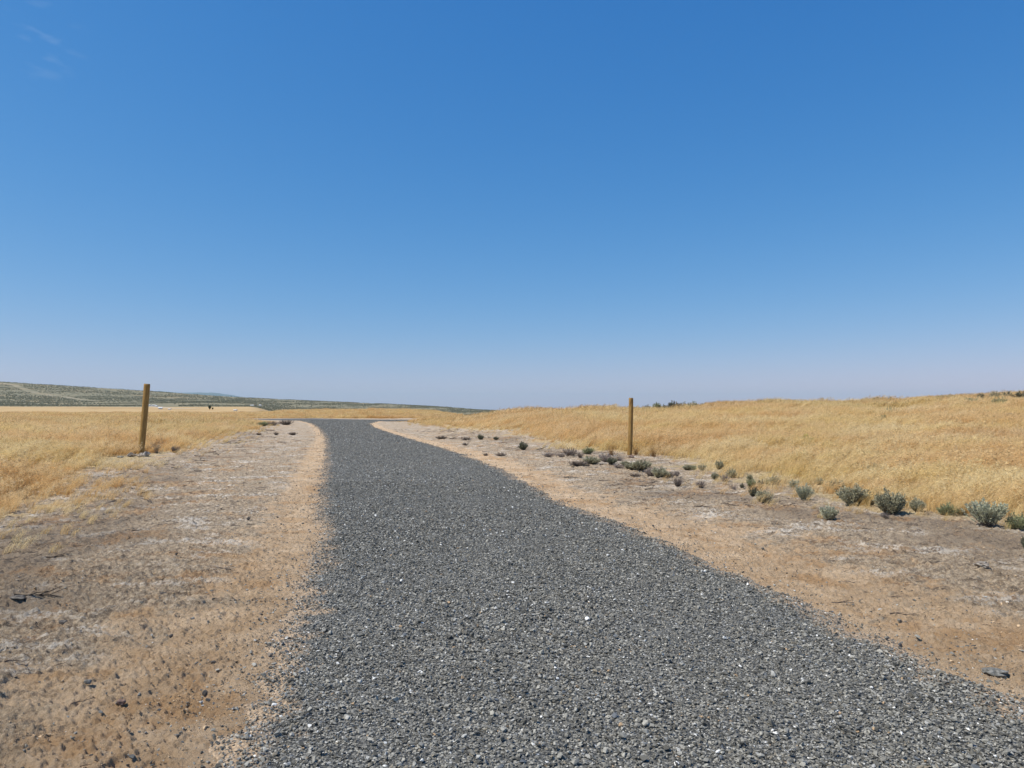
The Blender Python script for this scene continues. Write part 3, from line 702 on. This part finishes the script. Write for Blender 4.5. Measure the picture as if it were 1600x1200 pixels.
for r_ in [
 (690,686,22,5,'char','charred low brush farthest down the right verge'),
 (729,688,17,5,'char','charred low brush left of the pointed dark bush'),
 (727,696,11,4,'char','small charred brush on the sandy strip down the right verge'),
 (783,713,20,6,'char','charred spread of brush on the right verge before the dark row'),
 (759,712,9,5,'char','charred sprig left of the spread on the right verge'),
 (427,665,20,7,'char','black dead brush heap, left half of the heap beside the far left verge'),
 (447,664,24,8,'char','black dead brush heap, right half of the heap beside the far left verge'),
 (412,666,14,7,'green','green brush at the left end of the black dead heap'),
 (379,664,15,8,'green','grey-green bush in the grass left of the black dead heap'),
 (392,664,8,5,'green','small green bush right beside the grey-green one in the far left grass'),
 (405,680,10,4,'char','dark low sprig on the left verge below the dead heap'),
 (432,680,9,5,'char','dark low sprig right of its twin on the left verge'),
 (458,680,14,5,'char','lone dark sprig near the road on the left verge'),
 (269,661,7,4,'dark','dark dot of brush in the grass right of the left post'),
 (276,708,16,10,'twiggy','grey withered brush in the grass right of the left post'),
 ]: shrub(*r_, group='dead and low brush on the far verges', name='brush')
G3 = 'bushes along the right skyline'
for r_ in [
 (1010,642,12,6,'dark','first dark skyline bush right of the right post'),
 (1026,643,13,9,'green','green-topped skyline bush, second right of the right post'),
 (1037,641,9,5,'dark','small skyline bush between the second and the broad one'),
 (1053,641,22,9,'dark','broad skyline bush, fourth right of the right post'),
 (1067,640,14,7,'dark','skyline bush just right of the broad one'),
 (1082,637,20,6,'green','long low green skyline bush'),
 (1100,635,12,4,'dark','thin dark skyline bush right of the long low green one'),
 (1118,633,14,3,'dark','thin skyline bush before the bare stretch of ridge'),
 (1135,632,12,3,'dark','last low bush before the bare stretch of ridge'),
 (1370,629,14,4,'dark','left of two flat bushes on the middle of the right ridge'),
 (1392,629,12,4,'dark','right of two flat bushes on the middle of the right ridge'),
 (1478,628,34,4,'green','long flat strip of brush under the right crest'),
 (1532,627,12,6,'dark','dark bush under the crest right of the flat strip'),
 (1517,635,21,7,'green','oval green bush below the crest on the right hill'),
 (1561,635,22,6,'green','low double bush right of the oval green one'),
 (1554,628,13,9,'sage','grey round bush on the crest near the right edge'),
 (1574,627,15,8,'dark','dark bush on the crest right of the grey round one'),
 (1594,628,20,9,'dark','darkest bush at the right end of the crest'),
 (1389,651,11,9,'green','faint green bush on the open right hillside'),
 (1380,660,8,6,'green','fainter green sprig below the bush on the open right hillside'),
 ]: shrub(*r_, group=G3, grow=6)
shrub(1257,694,21,13,'lime','bright yellow-green plant in the golden grass of the right hillside', 'plant', None, 'green_plant')
shrub(1419,623,10,7,'twiggy','reddish tumbleweed perched on the right skyline', 'tumbleweed', None, 'tumbleweed')
shrub(1013,648,11,4,'twiggy','reddish dry brush lying under the first skyline bushes', 'brush', None, 'brush')
# bunch grasses that stand out from the field
def bunch(px, py, wpx, hpx, mat, label, seed):
    x, y, z = hit(px, py); s = y/F_PX; y += .1
    V, Fc, T = blades(seed, 90, wpx*s*.22, hpx*s, .008, .0, .25, up=.75, segs=4)
    o = tuft_obj('bunch_grass', (V, Fc, T), mat, link=True); o.location = (x, y, z-.01)
    return tag(o, label, 'grass clump', 'taller dry grass clumps')
for i, r_ in enumerate([
 (955,712,17,19,M['rust'],'rust-coloured fanned grass clump left of the right post'),
 (994,711,11,16,M['rust'],'slim rust grass clump just right of the right post'),
 (1021,714,19,19,M['rust'],'rust grass clump, left of two standing right of the right post'),
 (1050,708,18,16,M['rust'],'rust grass clump, right of two standing right of the right post'),
 (243,708,15,17,M['brown'],'brown grass clump at the right foot of the left post'),
 (209,710,9,13,M['rust'],'thin rust grass clump at the left foot of the left post')]): bunch(*r_, 300+i)

# sagebrush cover of the far slopes: far too many to count
n = 52000; r2 = np.random.default_rng(12); y = 780+r2.random(n)**.85*(2600-780); x = -y*r2.uniform(-.08, .78, n)
cv_ = fbm(x/55, y/160, 4, 210); bd = seg_dist(x, y, TR); k = (r2.random(n) < .12+sst(.40, .60, cv_)) & (bd > 12)
k &= ~((np.abs(x/y-c0[0]/c0[1]) < .05) & (y < c0[1]+60)) & ~((x/y > -.505) & (x/y < -.455) & (y < 1150)); x, y = x[k], y[k]; n = len(x); print('far sage', n)
def far_bush(i):
    (a_, b_), (lv, lf) = shrub_mesh(500+i, 10, 5, .2, .34); return mesh_np('far_bush', lv, lf, M['farsage'], smooth=False, link=False)
s = r2.uniform(.5, 1.2, n)*(.9+y/2300.)
scatter('distant_sagebrush', [far_bush(i) for i in range(5)], np.stack([x, y, H(x, y)], 1), np.stack([x*0, x*0, r2.uniform(0, 6.28, n)], 1), np.stack([s*1.5, s*1.5, s], 1), r2.integers(0, 5, n),
        'grey-green sagebrush dotting the far slopes beyond the fields', 'sagebrush cover')

# ------------------------------------------------------------------ posts
def post(px, py, hpx, wpx, lean_x, lean_y, mat, label, seed):
    x, y, z = hit(px, py); s = y/F_PX; h = hpx*s+.15; r = wpx*s/2; rs = np.random.default_rng(seed)
    n, m = 32, 44; bm = bmesh.new(); rings = []
    chk = rs.uniform(0, 6.28)
    for j in range(m+1):
        t = j/m; zz = -.15+h*t; ring = []
        for i in range(n):
            a = 6.2832*i/n; rr = r*(1.04-.07*t)*(1+.018*math.sin(a*2+3*t+seed)+.02*(float(vn(np.array(math.cos(a)*1.5+4), np.array(t*6+seed)))-.5))
            da = math.atan2(math.sin(a-chk), math.cos(a-chk))
            if abs(da) < .12: rr *= .90
            if j == m: rr *= .95
            ring.append(bm.verts.new((math.cos(a)*rr+.012*math.sin(t*3), math.sin(a)*rr, zz)))
        rings.append(ring)
    for j in range(m):
        for i in range(n): bm.faces.new((rings[j][i], rings[j][(i+1) % n], rings[j+1][(i+1) % n], rings[j+1][i]))
    prev = rings[-1]
    for f, dz in ((.8, .004), (.4, .002)):
        ring = [bm.verts.new((v.co.x*f, v.co.y*f, v.co.z+dz+rs.normal(0, .002))) for v in rings[-1]]
        for i in range(n): bm.faces.new((prev[i], prev[(i+1) % n], ring[(i+1) % n], ring[i])).material_index = 1
        prev = ring
    bm.faces.new(prev).material_index = 1
    o = bm_obj('wooden_post', bm, [mat, M['end']], smooth=True); o.location = (x, y, z); o.rotation_euler = (lean_y, lean_x, 0)
    return tag(o, label, 'post', 'round wooden posts beside the road'), (x, y, z)
_, pL = post(221.5, 709, 108, 9.4, R(3.7), R(-1), M['wood'], 'thick golden brown round wooden post leaning right, standing in grass left of the road', 3)
_, pR = post(983, 711.5, 89, 7.2, R(1.9), R(0), M['wood2'], 'slimmer dark-streaked round wooden post, nearly upright, right of the road', 8)

# ------------------------------------------------------------------ rocks, log, loose sticks
def rock(px, py, wpx, hpx, mat, label, cat='rock', name='rock', seed=0, dep=.8, rz=None, group=None, sub=3, sink=.12, rough=.28):
    x, y, z = hit(px, py); s = y/F_PX; rs = np.random.default_rng(seed); W = wpx*s; Hh = hpx*s
    bm = bmesh.new(); bmesh.ops.create_icosphere(bm, subdivisions=sub, radius=.5)
    for v in bm.verts:
        c = v.co; k1 = float(vn(np.array(c.x*3+seed*3.1), np.array(c.y*3+c.z*4+seed)))-.5; k2 = float(vn(np.array(c.x*8+c.z*7), np.array(c.y*8-seed)))-.5
        v.co = c*(1+rough*2*k1+rough*k2)
        v.co.x *= W; v.co.y *= W*dep; v.co.z = v.co.z*Hh*1.15 + Hh*(.5-sink)
    o = bm_obj(name, bm, mat); o.location = (x, y+W*dep*.4, z); o.rotation_euler = (0, 0, rs.uniform(-.4, .4) if rz is None else rz)
    return tag(o, label, cat, group)
rock(986, 714.5, 9, 4.5, M['rock'], 'brown rock lying against the foot of the right post', seed=3)
rock(1581, 653.5, 25, 7.5, M['basalt'], 'dark flat boulder on the right hillside near the picture edge', 'boulder', 'boulder', seed=5)
rock(188, 715.5, 10, 3, M['greyst'], 'flat grey stone in the grass left of the left post', seed=9, sub=2)
rock(1552, 1055, 34, 9, M['greyst'], 'flat grey-green stone half sunk in sand at the lower right', seed=11)
rock(1532, 891, 20, 8, M['log'], 'pale chalky stone on the grey crust at the right edge', seed=12)
rock(326, 1083, 9, 9, M['basalt'], 'small dark upright stone on sand at the lower left', seed=13, sub=2)
rock(144, 1070, 13, 7, M['greyst'], 'grey stone on sand left of the small dark upright one', seed=14, sub=2)
rock(338, 1030, 9, 6, M['basalt'], 'little black stone on pale sand left of the road', seed=15, sub=2)
rock(272, 992, 7, 5, M['basalt'], 'tiny black stone on tan soil in the left middle', seed=16, sub=2)
rock(196, 1100, 12, 8, M['rock'], 'reddish brown stone on sand at the lower left', seed=17, sub=2)
rock(258, 927, 10, 5, M['basalt'], 'dark broken clod beside a white crust patch on the left verge', seed=18, sub=2)
rock(426, 1023, 9, 6, M['log'], 'white chip of stone at the left road edge', seed=19, sub=2)
rock(917, 977, 9, 6, M['white'], 'largest white stone lying loose on the gravel', seed=20, sub=2)
rock(32, 940, 22, 5, M['basalt'], 'long dark clod on the left verge at the picture edge', seed=21)
rock(103, 973, 15, 5, M['basalt'], 'dark clod on the broad white crust patch at left', seed=22, sub=2)
rock(127, 789, 11, 3.5, M['basalt'], 'dark flat clod at the grass edge on the left', seed=23, sub=2)
rock(124, 796.5, 9, 5.5, M['rock'], 'brown clod just below the dark flat one at the grass edge', seed=24, sub=2)
rock(390, 812, 6, 5, M['basalt'], 'small black clod on the left verge near the road', seed=25, sub=2)
# weathered log at the left post
def log(px, py, wpx, hpx):
    x, y, z = hit(px, py); s = y/F_PX; L = wpx*s; rr = hpx*s*.42; rs = np.random.default_rng(4); bm = bmesh.new(); n, m = 18, 40; prev = None
    for j in range(m+1):
        t = j/m; ring = []; taper = (1-abs(2*t-1)**5)*(.72+.35*math.sin(t*9+1)+.35*sst(.72, .95, t)); cz = rr*.75+rr*.5*math.sin(t*7+.5)*.5+.25*rr*(t-.5)
        for i in range(n):
            a = 6.2832*i/n; k1 = float(vn(np.array(t*16+3), np.array(math.cos(a)*2+math.sin(a)*1.3+8)))-.5
            q_ = rr*max(taper, .12)*(1+.75*k1)
            ring.append(bm.verts.new((L*(t-.5), math.cos(a)*q_*.9+.05*math.sin(t*8), cz+math.sin(a)*q_)))
        if prev:
            for i in range(n): bm.faces.new((prev[i], prev[(i+1) % n], ring[(i+1) % n], ring[i]))
        else: bm.faces.new(ring[::-1])
        prev = ring
    bm.faces.new(prev)
    o = bm_obj('weathered_log', bm, M['log']); o.location = (x, y, z); o.rotation_euler = (0, R(-3), R(6))
    tag(o, 'gnarled bleached log lying across the foot of the left post', 'log')
log(218, 713.5, 35, 9)
def stick(px, py, wpx, rz, label, seed, mat=None):
    x, y, z = hit(px, py); s = y/F_PX; bm = twig(seed); bmesh.ops.scale(bm, vec=Vector((wpx*s,)*3), verts=bm.verts)
    o = bm_obj('stick', bm, mat or M['stem']); o.location = (x, y, z+.006); o.rotation_euler = (0, 0, rz)
    tag(o, label, 'stick', 'sticks lying on the bare verges')
stick(1394, 932, 28, .1, 'thick dark stick lying on sand right of the road', 61)
stick(1312, 947, 34, -.12, 'thin long stick on sand close to the right road edge', 62)
stick(1405, 960, 38, -.25, 'forked dark stick below the thick one on the right verge', 63)
stick(1540, 975, 22, -.5, 'short slanting stick near the right picture edge', 64)
stick(30, 1032, 46, .15, 'dark twisted stick at the left picture edge', 65)
stick(49, 1051, 22, -.1, 'short black stick below the twisted one at the left edge', 66)
stick(233, 940, 22, .2, 'dark stick beside the dark broken clod on the left verge', 67)
stick(137, 1100, 30, .8, 'slanting brown stick on sand at the lower left', 68)
stick(150, 1190, 24, .5, 'curved dark stick at the bottom left', 69)

# ------------------------------------------------------------------ far homestead
def box(bm, x0, x1, y0, y1, z0, z1):
    v = [bm.verts.new(p) for p in ((x0,y0,z0),(x1,y0,z0),(x1,y1,z0),(x0,y1,z0),(x0,y0,z1),(x1,y0,z1),(x1,y1,z1),(x0,y1,z1))]
    for f in ((0,1,5,4),(1,2,6,5),(2,3,7,6),(3,0,4,7),(4,5,6,7),(3,2,1,0)): bm.faces.new([v[i] for i in f])
def house(px, py, wpx, hpx, wall, roofm, label, name='cabin', rz=0.):
    x, y, z = hit(px, py); s = y/F_PX; W = wpx*s; Ht = hpx*s; D = max(W*.6, 2.5)
    ro = bpy.data.objects.new(name, None); COL.objects.link(ro); ro.location = (x, y, z-.1); ro.rotation_euler = (0, 0, rz)
    bm = bmesh.new(); box(bm, -W/2, W/2, -D/2, D/2, 0, Ht*.68); bm_obj('wall', bm, wall, ro)
    bm = bmesh.new(); e = .25; zt = Ht*.68+.003
    v = [bm.verts.new(p) for p in ((-W/2-e,-D/2-e,zt),(W/2+e,-D/2-e,zt),(W/2+e,D/2+e,zt),(-W/2-e,D/2+e,zt),(-W/2-e,0,Ht),(W/2+e,0,Ht))]
    for f in ((0,1,5,4),(2,3,4,5),(1,2,5),(3,0,4),(3,2,1,0)): bm.faces.new([v[i] for i in f])
    bm_obj('roof', bm, roofm, ro)
    if W > 3:
        for wx in (-.28, .28):
            bm = bmesh.new(); box(bm, W*wx-.5, W*wx+.5, -D/2-.03, -D/2-.003, Ht*.28, Ht*.52); bm_obj('window', bm, M['win'], ro)
        bm = bmesh.new(); box(bm, -.45, .45, -D/2-.03, -D/2-.003, 0.02, Ht*.55); bm_obj('door', bm, M['darkp'], ro)
    return tag(ro, label, 'building', 'far scattered cabins and sheds')
house(240.5, 634.6, 5.5, 2.2, M['white'], M['roofw'], 'long white shed far off, just right of the left post')
house(245, 635.4, 2.2, 2, M['white'], M['roofw'], 'tiny white box right of the long white shed far off')
house(251, 639.2, 5, 3.2, M['white'], M['roofw'], 'brightest white cabin far off below the long white shed', rz=.3)
house(265.5, 640, 2.6, 1.8, M['white'], M['roofw'], 'small white shed right of the brightest cabin far off')
house(234.3, 634, 2.2, 1.8, M['white'], M['roofw'], 'tiny white shed touching the right side of the left post')
house(368, 641.5, 4, 2, M['white'], M['roofw'], 'low white trailer below the tan clearing far off', 'trailer')
house(388, 634.6, 4, 2.2, M['darkp'], M['darkp'], 'dark shed at the left of the row on the tan clearing')
house(394, 634.9, 5, 2.4, M['white'], M['roofw'], 'white building second in the row on the tan clearing')
house(399.5, 635.2, 3.6, 2.2, M['darkp'], M['darkp'], 'dark shed third in the row on the tan clearing')
house(406.5, 634.8, 3, 2.6, M['white'], M['roofw'], 'white tall shed at the right end of the row on the tan clearing')
def far_tree(px, py, wpx, hpx, label):
    x, y, z = hit(px, py); s = y/F_PX; ro = bpy.data.objects.new('tree', None); COL.objects.link(ro); ro.location = (x, y, z)
    (sv_, sf), (lv, lf) = shrub_mesh(77, 40, 40, .3, .12)
    lv = np.array(lv)*np.array([wpx*s*1.1, wpx*s*1.1, hpx*s]); lv[:, 2] += .15*hpx*s
    mesh_np('crown', lv, lf, M['tree'], ro, smooth=False)
    sv_ = np.array(sv_)*np.array([wpx*s*.7, wpx*s*.7, hpx*s]); mesh_np('trunk', sv_, sf, M['stem'], ro)
    tag(ro, label, 'tree', 'far trees near the cabins')
far_tree(328, 640, 5, 6, 'dark rounded tree standing left of the tan clearing far off')
far_tree(332.5, 640, 3, 3, 'low dark bush-like tree right of the rounded one far off')

# ------------------------------------------------------------------ far mountains and the air
mxp = [(200,613),(249,611),(281,613.6),(314,613.2),(330,613.4),(346,615),(362,617),(379,620.3),(427,624),(470,630),(520,638)]
YM = 30000.; n = 200; px = np.linspace(150, 560, n); top = np.interp(px, [p[0] for p in mxp], [p[1] for p in mxp])
mx_ = (px-800)/F_PX*YM; mh = (Y_HOR-top)/F_PX*YM + (fbm(px*.12, px*0, 4, 5)-.5)*26
rows = []
for t in np.linspace(-1, 1, 15):
    prof = (1-abs(t))**.8; rows.append(np.stack([mx_, np.full(n, YM+t*5000), -30+(mh+30)*prof*(1 if t == 0 else 1)+ (fbm(mx_/900, np.full(n, t*4), 3, 9)-.5)*90*(prof*(1-prof))*3], 1))
mv = np.vstack(rows); ii = np.arange(14*n).reshape(14, n)[:, :-1]
mo = mesh_np('mountains', mv, np.stack([ii, ii+1, ii+1+n, ii+n], -1).reshape(-1, 4), M['mount'])
tag(mo, 'faint blue mountain ridge beyond the sagebrush slope', 'mountains', kind='structure')
hz = NT('haze_air'); pv = hz.n('ShaderNodeVolumePrincipled'); pv.inputs['Density'].default_value = 2.1e-5
pv.inputs['Color'].default_value = (.62, .92, 1.0, 1); pv.inputs['Anisotropy'].default_value = .1
hz.l(pv.outputs[0], hz.out.inputs['Volume'])
bm = bmesh.new(); box(bm, -40000, 40000, -40000, 40000, -60, 850); ho = bm_obj('haze', bm, hz.m)
tag(ho, 'thin pale haze over the far slopes', 'haze', kind='stuff')
